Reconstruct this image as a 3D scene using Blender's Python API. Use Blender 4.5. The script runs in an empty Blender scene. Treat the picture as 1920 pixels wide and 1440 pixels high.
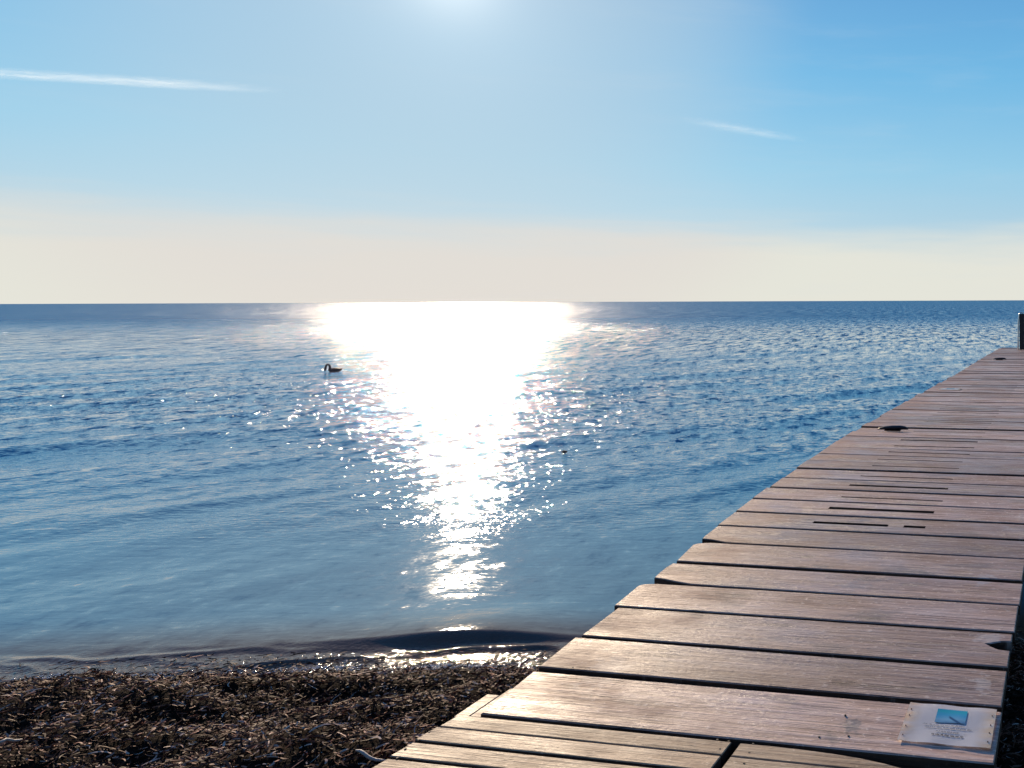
import bpy, bmesh, math, random
import numpy as np
from mathutils import Vector, Matrix

sc = bpy.context.scene
COL = sc.collection

# ------------------------------------------------------------------ camera
F, CX, CY, ROLL = 1500.0, 1750.0, 563.6, math.atan(7 / 1920)
CAMZ = 2.0
cam_data = bpy.data.cameras.new("camera")
cam = bpy.data.objects.new("camera", cam_data)
COL.objects.link(cam)
sc.camera = cam
cam.location = (0, 0, CAMZ)
cam.rotation_euler = (Matrix.Rotation(math.radians(90), 4, 'X') @ Matrix.Rotation(-ROLL, 4, 'Z')).to_euler()
cam_data.sensor_fit = 'HORIZONTAL'
cam_data.sensor_width = 36
cam_data.lens = 36 * F / 1920
cam_data.shift_x = (960 - CX) / 1920
cam_data.shift_y = (CY - 720) / 1920
cam_data.clip_start = 0.05
cam_data.clip_end = 200000

# ------------------------------------------------------------------ light
SUN_AZ = math.radians(-31.1)      # clockwise from +Y
SUN_EL = math.radians(19.9)
S = Vector((math.sin(SUN_AZ) * math.cos(SUN_EL), math.cos(SUN_AZ) * math.cos(SUN_EL), math.sin(SUN_EL)))
sun_data = bpy.data.lights.new("sun", 'SUN')
sun = bpy.data.objects.new("sun", sun_data)
COL.objects.link(sun)
sun_data.energy = 5.0
sun_data.angle = math.radians(0.5)
sun_data.color = (1.0, 0.785, 0.55)
sun.rotation_euler = S.to_track_quat('Z', 'Y').to_euler()
sc.view_settings.view_transform = 'Standard'
sc.view_settings.look = 'None'
sc.view_settings.gamma = 1
sc.view_settings.exposure = 0.0

world = bpy.data.worlds.new("World")
sc.world = world
world.use_nodes = True


class NT:
    """small helper to write node trees"""
    def __init__(s, tree):
        s.t = tree
        s.t.nodes.clear()

    def n(s, kind, **kw):
        nd = s.t.nodes.new(kind)
        ins = kw.pop('ins', {})
        for k, v in kw.items():
            setattr(nd, k, v)
        for k, v in ins.items():
            s.set(nd.inputs[k], v)
        return nd

    def set(s, sock, v):
        if isinstance(v, bpy.types.NodeSocket):
            s.t.links.new(v, sock)
        else:
            sock.default_value = v

    def math(s, op, a, b=0.0, c=0.0, clamp=False):
        nd = s.n('ShaderNodeMath', operation=op, use_clamp=clamp)
        s.set(nd.inputs[0], a)
        s.set(nd.inputs[1], b)
        s.set(nd.inputs[2], c)
        return nd.outputs[0]

    def mix(s, f, a, b, blend='MIX'):
        nd = s.n('ShaderNodeMix', data_type='RGBA', blend_type=blend)
        s.set(nd.inputs[0], f)
        s.set(nd.inputs[6], a)
        s.set(nd.inputs[7], b)
        return nd.outputs[2]

    def step(s, x, a, b, lo=0.0, hi=1.0):
        nd = s.n('ShaderNodeMapRange', interpolation_type='SMOOTHSTEP')
        s.set(nd.inputs[0], x)
        for i, v in enumerate((a, b, lo, hi)):
            s.set(nd.inputs[i + 1], v)
        return nd.outputs[0]

    def ramp(s, x, stops):
        nd = s.n('ShaderNodeValToRGB')
        cr = nd.color_ramp
        while len(cr.elements) > 1:
            cr.elements.remove(cr.elements[-1])
        cr.elements[0].position = stops[0][0]
        cr.elements[0].color = (*stops[0][1], 1)
        for p, c in stops[1:]:
            e = cr.elements.new(p)
            e.color = (*c, 1)
        s.set(nd.inputs[0], x)
        return nd.outputs[0]

    def noise(s, vec, scale, detail=3.0, rough=0.5, dist=0.0, dim='3D'):
        nd = s.n('ShaderNodeTexNoise', noise_dimensions=dim)
        s.set(nd.inputs['Vector'], vec)
        s.set(nd.inputs['Scale'], scale)
        s.set(nd.inputs['Detail'], detail)
        s.set(nd.inputs['Roughness'], rough)
        s.set(nd.inputs['Distortion'], dist)
        return nd.outputs[0]

    def mapping(s, vec, scale=(1, 1, 1), rot=(0, 0, 0), loc=(0, 0, 0)):
        nd = s.n('ShaderNodeMapping')
        s.set(nd.inputs[0], vec)
        nd.inputs['Location'].default_value = loc
        nd.inputs['Rotation'].default_value = rot
        nd.inputs['Scale'].default_value = scale
        return nd.outputs[0]


def lin(r, g, b):
    return tuple(((c / 255) / 12.92 if c / 255 <= 0.04045 else ((c / 255 + 0.055) / 1.055) ** 2.4) for c in (r, g, b))


def build_world():
    w = NT(world.node_tree)
    sky = w.n('ShaderNodeTexSky', sky_type='NISHITA', sun_disc=False)
    sky.sun_elevation = SUN_EL
    sky.sun_rotation = SUN_AZ
    sky.air_density = 1.4
    sky.dust_density = 0.6
    sky.ozone_density = 3.0
    g = w.n('ShaderNodeTexCoord').outputs['Generated']
    sep = w.n('ShaderNodeSeparateXYZ', ins={0: g})
    z = sep.outputs[2]
    dn = w.n('ShaderNodeVectorMath', operation='DOT_PRODUCT', ins={0: g, 1: tuple(S)})
    d = dn.outputs['Value']
    # air colour by height above the horizon, a milky layer of haze lying on the sea
    blue = w.ramp(z, [(0.0, lin(196, 214, 224)), (0.08, lin(176, 209, 230)), (0.16, lin(147, 204, 235)),
                      (0.27, lin(110, 186, 232)), (0.5, lin(70, 135, 205)), (1.0, lin(42, 92, 170))])
    nishita = w.mix(1.0, sky.outputs[0], (0.09, 0.09, 0.09, 1), 'MULTIPLY')
    base = w.mix(0.12, blue, nishita)
    # grey-lilac brightening of the air round the sun
    az = w.step(d, 0.925, 1.0)
    base = w.mix(w.math('MULTIPLY', az, 0.66), base, (*lin(186, 209, 224), 1))
    cream = w.mix(w.step(d, 0.885, 0.943), (*lin(231, 230, 218), 1), (*lin(228, 222, 214), 1))
    wob = w.noise(w.mapping(g, (3, 3, 30)), 1.5, 3)
    zz = w.math('ADD', z, w.math('MULTIPLY', w.math('SUBTRACT', wob, 0.5), 0.055))
    lay = w.step(zz, 0.115, 0.05)
    base = w.mix(w.math('MULTIPLY', lay, 0.92), base, cream)
    # faint veils of high cloud
    veil = w.noise(w.mapping(g, (2.2, 2.2, 16), (0.1, 0.06, 0)), 2.0, 6, 0.6)
    base = w.mix(w.math('MULTIPLY', w.step(veil, 0.48, 0.8), 0.12), base, (*lin(205, 218, 228), 1))
    # aureole of the sun (forward scattering)
    a1 = w.math('POWER', w.math('MAXIMUM', d, 0.0), 200.0)
    a2 = w.math('POWER', w.math('MAXIMUM', d, 0.0), 1100.0)
    au = w.math('ADD', w.math('MULTIPLY', a1, 0.13), w.math('MULTIPLY', a2, 0.32))
    base = w.mix(au, base, (1.0, 0.90, 0.74, 1), 'ADD')
    # the sky away from the sun is darker
    k = w.step(d, -0.7, 0.6, 0.30, 1.0)
    base = w.mix(1.0, base, w.n('ShaderNodeCombineColor', ins={0: k, 1: k, 2: k}).outputs[0], 'MULTIPLY')
    bg = w.n('ShaderNodeBackground', ins={0: base, 1: 1.0})
    out = w.n('ShaderNodeOutputWorld')
    w.t.links.new(bg.outputs[0], out.inputs[0])


build_world()


# ------------------------------------------------------------------ helpers
def material(name):
    m = bpy.data.materials.new(name)
    m.use_nodes = True
    w = NT(m.node_tree)
    p = w.n('ShaderNodeBsdfPrincipled')
    o = w.n('ShaderNodeOutputMaterial')
    w.t.links.new(p.outputs[0], o.inputs[0])
    return m, w, p, o


def tag(o, label=None, cat=None, group=None, kind=None):
    if label: o['label'] = label
    if cat: o['category'] = cat
    if group: o['group'] = group
    if kind: o['kind'] = kind
    return o


def link(name, me, mat=None, parent=None, loc=None):
    o = bpy.data.objects.new(name, me)
    COL.objects.link(o)
    if mat: me.materials.append(mat)
    if parent: o.parent = parent
    if loc is not None: o.location = loc
    return o


def empty(name, loc, rz=0.0):
    o = bpy.data.objects.new(name, None)
    o.empty_display_size = 0.2
    COL.objects.link(o)
    o.location = loc
    o.rotation_euler = (0, 0, rz)
    return o


def from_bm(name, bm, mat, parent=None, smooth=False, loc=None):
    me = bpy.data.meshes.new(name)
    bmesh.ops.recalc_face_normals(bm, faces=bm.faces)
    bm.to_mesh(me)
    bm.free()
    if smooth:
        me.shade_smooth()
    return link(name, me, mat, parent, loc)


def from_np(name, verts, quads, mat, smooth=True):
    me = bpy.data.meshes.new(name)
    nv, nf = len(verts), len(quads)
    me.vertices.add(nv)
    me.vertices.foreach_set('co', verts.astype(np.float32).ravel())
    me.loops.add(nf * 4)
    me.loops.foreach_set('vertex_index', quads.astype(np.int32).ravel())
    me.polygons.add(nf)
    me.polygons.foreach_set('loop_start', np.arange(0, nf * 4, 4, dtype=np.int32))
    me.polygons.foreach_set('loop_total', np.full(nf, 4, dtype=np.int32))
    me.update(calc_edges=True)
    if smooth:
        me.shade_smooth()
    return link(name, me, mat)


def grid_quads(nr, nc):
    i = np.arange((nr - 1) * (nc - 1))
    r, c = i // (nc - 1), i % (nc - 1)
    a = r * nc + c
    return np.stack([a, a + 1, a + nc + 1, a + nc], 1)


def attr(me, name, arr, dom='POINT'):
    a = me.attributes.new(name, 'FLOAT', dom)
    a.data.foreach_set('value', np.asarray(arr, dtype=np.float32))


def sstep(x, a, b):
    t = np.clip((x - a) / (b - a), 0, 1)
    return t * t * (3 - 2 * t)


def at(px, py, z):
    """photo pixel -> world point at height z"""
    x, y = px - CX, -(py - CY)
    c, s = math.cos(ROLL), math.sin(ROLL)
    x, y = c * x + s * y, -s * x + c * y
    t = (z - CAMZ) / (y / F)
    return Vector((x / F * t, t, z))


rng = np.random.default_rng(7)
random.seed(11)


def vnoise(x, y, seed=0):
    """smooth value noise, numpy"""
    r = np.random.default_rng(seed).random((256, 256))
    xi, yi = np.floor(x).astype(int), np.floor(y).astype(int)
    fx, fy = x - xi, y - yi
    fx, fy = fx * fx * (3 - 2 * fx), fy * fy * (3 - 2 * fy)
    a = r[xi % 256, yi % 256]; b = r[(xi + 1) % 256, yi % 256]
    c = r[xi % 256, (yi + 1) % 256]; d = r[(xi + 1) % 256, (yi + 1) % 256]
    return (a * (1 - fx) + b * fx) * (1 - fy) + (c * (1 - fx) + d * fx) * fy


# shoreline and beach profile
def shore_y(X):
    return 4.13 + 0.075 * (X + 5.0) * (X > -5.0) + 0.10 * np.sin(X * 1.3 + 0.6) * 0.5 + 0.06 * (vnoise(X * 2.3 + 40, X * 0 + 3, 5) - .5) - 0.02 * (X < -5) * (X + 5) * -1


def beach_z(X, Y):
    s = shore_y(X) - Y
    up = 0.50 * (1 - np.exp(-np.maximum(s, 0) / 1.45))
    dn = -0.16 * np.maximum(-s, 0)
    l1 = (vnoise(X * 1.7 + 11, Y * 2.3 + 5, 1) - .5)
    l2 = (vnoise(X * 5 + 3, Y * 6 + 9, 2) - .5)
    l3 = (vnoise(X * 17, Y * 19, 3) - .5)
    k = sstep(s, -0.1, 0.5)
    return np.maximum(up + dn, -0.8) + k * (0.20 * l1 + 0.11 * l2) + (0.25 + .75 * k) * 0.014 * l3


# ------------------------------------------------------------------ water
def water_material():
    m, w, p, o = material("sea_water")
    geo = w.n('ShaderNodeNewGeometry').outputs['Position']
    sep = w.n('ShaderNodeSeparateXYZ', ins={0: geo})
    Y = sep.outputs[1]
    shore = w.n('ShaderNodeAttribute', attribute_name='offshore').outputs['Fac']
    # gusts: patches of rougher and calmer water
    gust = w.noise(w.mapping(geo, (0.05, 0.10, 1), (0, 0, 0.7)), 1.0, 3)
    gust = w.step(gust, 0.30, 0.68, 0.70, 1.25)
    off = w.step(Y, 6.5, 13.0)
    off2 = w.step(Y, 11.0, 26.0)
    # inshore ripples as a height field
    near = w.step(shore, 0.55, 0.0)
    n1 = w.noise(w.mapping(geo, (1.0, 1.9, 1), (0, 0, 0.55)), 4.2, 2, 0.55, 0.3, '2D')
    n2 = w.noise(w.mapping(geo, (1.0, 1.7, 1), (0, 0, -0.35)), 11.0, 2, 0.5, 0.0, '2D')
    n3 = w.noise(w.mapping(geo, (1.0, 1.5, 1)), 34.0, 2, 0.5, 0.0, '2D')
    h = w.math('MULTIPLY', n1, w.math('MULTIPLY_ADD', off, 0.012, w.step(shore, 1.9, 3.2, 0.0016, 0.0040)))
    n4 = w.noise(w.mapping(geo, (0.55, 3.2, 1), (0, 0, -0.42)), 2.6, 3, 0.6, 0.6, '2D')
    h = w.math('ADD', h, w.math('MULTIPLY', n4, w.step(shore, 2.0, 3.4, 0.0022, 0.0062)))
    h = w.math('ADD', h, w.math('MULTIPLY', n2, w.math('MULTIPLY_ADD', off, 0.0045, w.step(shore, 2.2, 3.3, 0.0010, 0.0060))))
    h = w.math('ADD', h, w.math('MULTIPLY', n3, w.math('MULTIPLY_ADD', near, 0.006, w.step(shore, 2.0, 2.9, 0.0001, 0.0003))))
    bump = w.n('ShaderNodeBump', ins={'Strength': 1.0, 'Distance': 1.0, 'Height': h})
    # wind chop farther out as a field of slopes, too fine for the mesh
    def slopes(scale, base, detail, rough):
        sl = w.n('ShaderNodeTexNoise', noise_dimensions='2D', ins={'Vector': w.mapping(geo, scale, (0, 0, -0.38)), 'Scale': base, 'Detail': detail, 'Roughness': rough, 'Distortion': 0.0})
        return w.n('ShaderNodeVectorMath', operation='SUBTRACT', ins={0: sl.outputs[1], 1: (0.5, 0.5, 0.5)}).outputs[0]
    sa = slopes((1.0, 0.75, 1), 4.6, 3.0, 0.75)
    sb = slopes((1.0, 0.20, 1), 2.3, 4.0, 0.85)
    sc3 = slopes((1.0, 0.10, 1), 1.0, 4.0, 0.85)
    m2 = w.n('ShaderNodeMix', data_type='VECTOR')
    w.set(m2.inputs[0], w.step(Y, 45.0, 150.0)); w.set(m2.inputs[4], sb); w.set(m2.inputs[5], sc3)
    sb = m2.outputs[1]
    mx = w.n('ShaderNodeMix', data_type='VECTOR')
    w.set(mx.inputs[0], w.step(Y, 12.0, 40.0)); w.set(mx.inputs[4], sa); w.set(mx.inputs[5], sb)
    # mostly gentle slopes with a few steep ones
    ln = w.n('ShaderNodeVectorMath', operation='LENGTH', ins={0: mx.outputs[1]}).outputs['Value']
    tail = w.math('MULTIPLY_ADD', ln, 6.5, -0.12)
    cen = w.n('ShaderNodeVectorMath', operation='SCALE', ins={0: mx.outputs[1], 'Scale': tail}).outputs[0]
    cen = w.n('ShaderNodeVectorMath', operation='MULTIPLY', ins={0: cen, 1: (1.05, 1.6, 0.0)}).outputs[0]
    amp = w.math('MULTIPLY', gust, w.math('MULTIPLY_ADD', w.step(Y, 6.5, 20.0), 1.45, 0.10))
    amp = w.math('MULTIPLY', amp, w.step(Y, 25.0, 60.0, 1.0, 1.4))
    amp = w.math('MULTIPLY', amp, w.step(Y, 40.0, 120.0, 1.0, 0.42))
    cen = w.n('ShaderNodeVectorMath', operation='SCALE', ins={0: cen, 'Scale': amp}).outputs[0]
    # steeper faces of the chop look towards the beach
    bias = w.n('ShaderNodeCombineXYZ', ins={0: w.step(Y, 12.0, 100.0, 0.0, 0.085), 1: w.step(Y, 12.0, 100.0, 0.0, -0.170), 2: 0.0}).outputs[0]
    cen = w.n('ShaderNodeVectorMath', operation='ADD', ins={0: cen, 1: bias}).outputs[0]
    nn = w.n('ShaderNodeVectorMath', operation='ADD', ins={0: bump.outputs[0], 1: cen}).outputs[0]
    nn = w.n('ShaderNodeVectorMath', operation='NORMALIZE', ins={0: nn}).outputs[0]
    deep = w.mix(w.step(shore, 0.15, 6.0), (0.12, 0.25, 0.33, 1), (0.030, 0.225, 0.390, 1))
    turbid = w.mix(w.step(shore, 0.30, 1.0), (0.130, 0.085, 0.058, 1), deep)
    w.set(p.inputs['Base Color'], turbid)
    w.set(p.inputs['Roughness'], w.step(Y, 28.0, 110.0, 0.05, 0.28))
    w.set(p.inputs['IOR'], 1.333)
    w.set(p.inputs['Normal'], nn)
    return m


def build_water():
    ys = np.arange(1312.0, 572.0, -1.15)
    Yr = 2.0 * F / (ys - 566.0)
    Yr = np.concatenate([Yr, np.geomspace(Yr[-1] * 1.1, 60000, 40)])
    tx = np.concatenate([np.linspace(-3.2, -1.3, 60)[:-1], np.arange(-1.3, 0.32, 1.5 / F), np.linspace(0.33, 2.6, 60)])
    Yg, T = np.meshgrid(Yr, tx, indexing='ij')
    Xg = T * Yg
    dY = np.gradient(Yr)[:, None] + 0 * Xg
    r = np.random.default_rng(3)
    H = np.zeros_like(Xg)
    off = sstep(Yg, 7.0, 15.0)
    sh = Yg - shore_y(np.clip(Xg, -40, 40))
    calm = sstep(sh, 0.1, 0.8) * (0.16 + 0.84 * np.maximum(sstep(sh, 2.0, 4.0), 0.62 * sstep(-Xg, 3.5, 5.4) * sstep(sh, 0.6, 1.8)))
    # warped coordinates so that crests wander
    wx = Xg + 0.5 * (vnoise(Xg * .35 + 7, Yg * .35, 21) - .5)
    wy = Yg + 0.8 * (vnoise(Xg * .3, Yg * .3 + 9, 22) - .5)

    def comp(lam, az, slope, mask):
        k = 2 * math.pi / lam
        amp = slope / k * math.sqrt(2)
        kx, ky = k * math.sin(az), k * math.cos(az)
        fade = sstep(lam / np.maximum(dY, 1e-4), 2.2, 4.5)
        ph = kx * wx + ky * wy + r.random() * 6.283
        return amp * fade * mask * np.sin(ph)
    for i in range(22):      # swell running slantwise to the beach
        lam = 0.5 * (3.4 / 0.5) ** r.random()
        H += comp(lam, math.radians(140 + r.normal() * 11), 0.0135, calm * (0.75 + .25 * off) * sstep(Yg, 60, 20))
    for i in range(34):      # wind chop farther out
        lam = 0.22 * (1.8 / 0.22) ** r.random()
        H += comp(lam, math.radians(165 + r.normal() * 38), 0.010, off * (1 if lam < .7 else .35))
    patch = vnoise(Xg * .9 + 3, Yg * .9, 31)
    for i in range(14):      # faint ripples inshore
        lam = 0.10 * (0.4 / 0.10) ** r.random()
        H += comp(lam, math.radians(150 + r.normal() * 30), 0.006, calm * (1 - off) * patch)
    # the little wave about to fall on the beach
    crest = 4.74 + 0.16 * np.sin((Xg + 2.9) * 0.9) * 0.5 + 0.05 * (vnoise(Xg * 1.4 + 5, Yg * 0, 33) - .5) - 0.05 * (Xg + 2.9) ** 2 * 0.12
    hgt = 0.046 * np.exp(-((Xg + 2.80) / 0.55) ** 2) + 0.014 * sstep(Xg, -5.3, -3.9) * (1 - sstep(Xg, -2.6, -1.6)) + 0.002
    q = Yg - crest
    H += hgt * np.where(q < 0, np.exp(-(q / 0.075) ** 2), np.exp(-(q / 0.42) ** 2))
    for o_, a_, w_ in ((0.12, .008, .030), (0.20, .010, .030), (0.28, .008, .028), (0.36, .007, .035)):
        H += a_ * np.exp(-((Yg - crest + o_ + .05 * np.sin(Xg * 3 + o_ * 30) + .06 * (vnoise(Xg * 4 + o_ * 90, Yg * 0, 36) - .5)) / w_) ** 2) * sstep(Xg, -6.5, -4.5) * (.3 + vnoise(Xg * 3 + o_ * 50, Yg * 0 + 2, 37))
    H += 0.010 * (vnoise(Xg * 6 + 4, Yg * 16, 35) - .5) * np.exp(-(sh / 0.35) ** 2)
    H = np.where(Yg > 1500, 0, H)
    V = np.stack([Xg, Yg, H], -1).reshape(-1, 3)
    o = from_np('sea_water', V, grid_quads(*Xg.shape), water_material())
    attr(o.data, 'offshore', sh.ravel())
    tag(o, 'blue sea with wind ripples and sun glitter reaching to the horizon', 'sea', kind='structure')


build_water()


# ------------------------------------------------------------------ beach
def build_beach():
    m, w, p, o = material("seaweed_ground")
    geo = w.n('ShaderNodeNewGeometry').outputs['Position']
    n = w.noise(w.mapping(geo, (1, 1.6, 1)), 60, 5, .65)
    w.set(p.inputs['Base Color'], w.ramp(n, [(0.3, (0.008, 0.005, 0.004)), (0.55, (0.03, 0.018, 0.012)), (0.8, (0.09, 0.055, 0.035))]))
    w.set(p.inputs['Roughness'], 0.9)
    w.set(p.inputs['Specular IOR Level'], 0.05)
    b = w.n('ShaderNodeBump', ins={'Strength': 0.9, 'Distance': 0.02, 'Height': n})
    w.set(p.inputs['Normal'], b.outputs[0])
    X = np.concatenate([np.linspace(-60, -8, 30)[:-1], np.arange(-8, 3, 0.022), np.linspace(3.02, 60, 30)])
    Y = np.concatenate([np.linspace(-40, 1.5, 20)[:-1], np.arange(1.5, 5.2, 0.022), np.linspace(5.25, 12, 12)])
    Yg, Xg = np.meshgrid(Y, X, indexing='ij')
    Z = beach_z(Xg, Yg)
    V = np.stack([Xg, Yg, Z], -1).reshape(-1, 3)
    o = from_np('beach', V, grid_quads(*Xg.shape), m)
    tag(o, 'dark brown beach of matted seaweed sloping down to the water', 'beach', kind='structure')

    # loose leaves lying on it
    m2, w, p, o = material("seaweed_leaf")
    t = w.n('ShaderNodeAttribute', attribute_name='tone').outputs['Fac']
    w.set(p.inputs['Base Color'], w.ramp(t, [(0.0, (0.012, 0.004, 0.002)), (0.35, (0.075, 0.026, 0.015)), (0.6, (0.24, 0.092, 0.055)),
                                             (0.8, (0.52, 0.25, 0.17)), (0.93, (0.70, 0.49, 0.38)), (1.0, (0.72, 0.58, 0.46))]))
    w.set(p.inputs['Roughness'], 0.6)
    w.set(p.inputs['Specular IOR Level'], 0.07)
    N = 112000
    r = np.random.default_rng(5)
    x = r.uniform(-7.2, 1.2, N)
    y = shore_y(x) + 0.05 - r.random(N) ** 1.05 * 2.75
    keep = (x / np.maximum(y, .1) > -1.45)
    x, y = x[keep], y[keep]
    N = len(x)
    clump = vnoise(x * 5 + 3, y * 6 + 9, 2) * .5 + vnoise(x * 11, y * 13, 8) * .5
    L = r.lognormal(math.log(0.031), 0.5, N)
    W = r.uniform(0.0026, 0.0078, N)
    ang = r.normal(0.1, 0.75, N)
    flip = r.random(N) < 0.18
    ang = np.where(flip, r.uniform(-1.57, 1.57, N), ang)
    tilt = r.normal(0, 0.28, N)
    curl = r.normal(0, 0.9, N)
    bend = r.normal(0, 0.5, N)
    roll = r.normal(0, 0.6, N)
    base = beach_z(x, y) + r.uniform(0.0, 0.010, N) + 0.008
    # scraps afloat at the very edge
    fl = r.random(N) < 0.028
    y = np.where(fl, shore_y(x) + 0.04 + r.random(N) ** 1.6 * 0.22, y)
    base = np.where(fl, np.maximum(beach_z(x, y), 0.0) + 0.016, base)
    tilt = np.where(fl, tilt * .1, tilt)
    K = 5
    ts = np.linspace(-.5, .5, K)
    P = np.zeros((N, K, 2, 3))
    dx, dy = np.cos(ang), np.sin(ang)
    for j, s_ in enumerate(ts):
        a = ang + curl * s_ * 1.6
        cx = x + L * s_ * np.cos(ang + curl * s_ * .8)
        cy = y + L * s_ * np.sin(ang + curl * s_ * .8)
        cz = base + L * s_ * np.sin(tilt) + bend * L * (0.25 - s_ * s_) * .6
        rr = roll + s_ * curl
        nx, ny, nz = -np.sin(a) * np.cos(rr), np.cos(a) * np.cos(rr), np.sin(rr)
        ww = W * (1.0 if 0 < j < K - 1 else 0.55) / 2
        for q, sg in enumerate((-1, 1)):
            P[:, j, q, 0] = cx + sg * ww * nx
            P[:, j, q, 1] = cy + sg * ww * ny
            P[:, j, q, 2] = cz + sg * ww * nz
    V = P.reshape(-1, 3)
    q = []
    b0 = np.arange(N) * K * 2
    for j in range(K - 1):
        a = b0 + j * 2
        q.append(np.stack([a, a + 1, a + 3, a + 2], 1))
    Q = np.stack(q, 1).reshape(-1, 4)
    o = from_np('seaweed_litter', V, Q, m2, smooth=True)
    tone = np.clip(r.beta(1.6, 2.3, N) * .8 + (clump - .5) * .45, 0, 1)
    tone = np.where(r.random(N) < .11, r.uniform(.8, 1, N), tone)
    attr(o.data, 'tone', np.repeat(tone, K * 2))
    tag(o, 'loose dry seaweed leaves heaped thickly over the whole beach', 'seaweed', kind='stuff')

    # froth along the water's edge
    m3, w, p, o = material("sea_foam")
    w.set(p.inputs['Base Color'], (0.75, 0.74, 0.72, 1))
    w.set(p.inputs['Roughness'], 0.12)
    w.set(p.inputs['Transmission Weight'], 0.1)
    w.set(p.inputs['IOR'], 1.3)
    NB = 12000
    fx = r.uniform(-6.6, -0.2, NB)
    off = r.normal(0, 0.022, NB) + 0.02 * np.sin(fx * 9)
    fy = shore_y(fx) + off + 0.055
    dens = vnoise(fx * 3.1, fx * 0 + 1, 77)
    k = r.random(NB) < (dens * 1.3 - .1)
    fx, fy = fx[k], fy[k]
    rad = r.lognormal(math.log(0.0036), 0.45, len(fx))
    bm = bmesh.new()
    bmesh.ops.create_icosphere(bm, subdivisions=1, radius=1)
    tv = np.array([v.co[:] for v in bm.verts]); tf = np.array([[v.index for v in f.verts] for f in bm.faces])
    bm.free()
    fz = np.maximum(beach_z(fx, fy), 0.0) + 0.004
    V = (tv[None] * (rad[:, None, None] * np.array([1.5, 1.1, .8])) + np.stack([fx, fy, fz], 1)[:, None]).reshape(-1, 3)
    T = (tf[None] + (np.arange(len(fx)) * len(tv))[:, None, None]).reshape(-1, 3)
    me = bpy.data.meshes.new('foam')
    me.from_pydata(V.tolist(), [], T.tolist())
    me.shade_smooth()
    tag(link('foam', me, m3), 'thin line of white froth where the water meets the seaweed', 'foam', kind='stuff')


build_beach()

# ------------------------------------------------------------------ pier
AZ = math.radians(10.066)
U = Vector((math.sin(AZ), math.cos(AZ), 0))     # along the pier
VV = Vector((math.cos(AZ), -math.sin(AZ), 0))   # across, to the right
RZ = -AZ                                        # local x = across, local y = along
PD = [0, 2.2, 2.43, 3.0, 3.69, 4.3, 5.0, 5.8, 6.6, 7.5, 9.5, 11, 14.5, 17.3, 21.2, 30]
PZ = [.55, .575, .584, .630, .690, .728, .762, .788, .803, .802, .786, .772, .736, .738, .720, .70]
VL, VR = -2.012, -0.250


def deck_z(d):
    return float(np.interp(d, PD, PZ))


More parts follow.
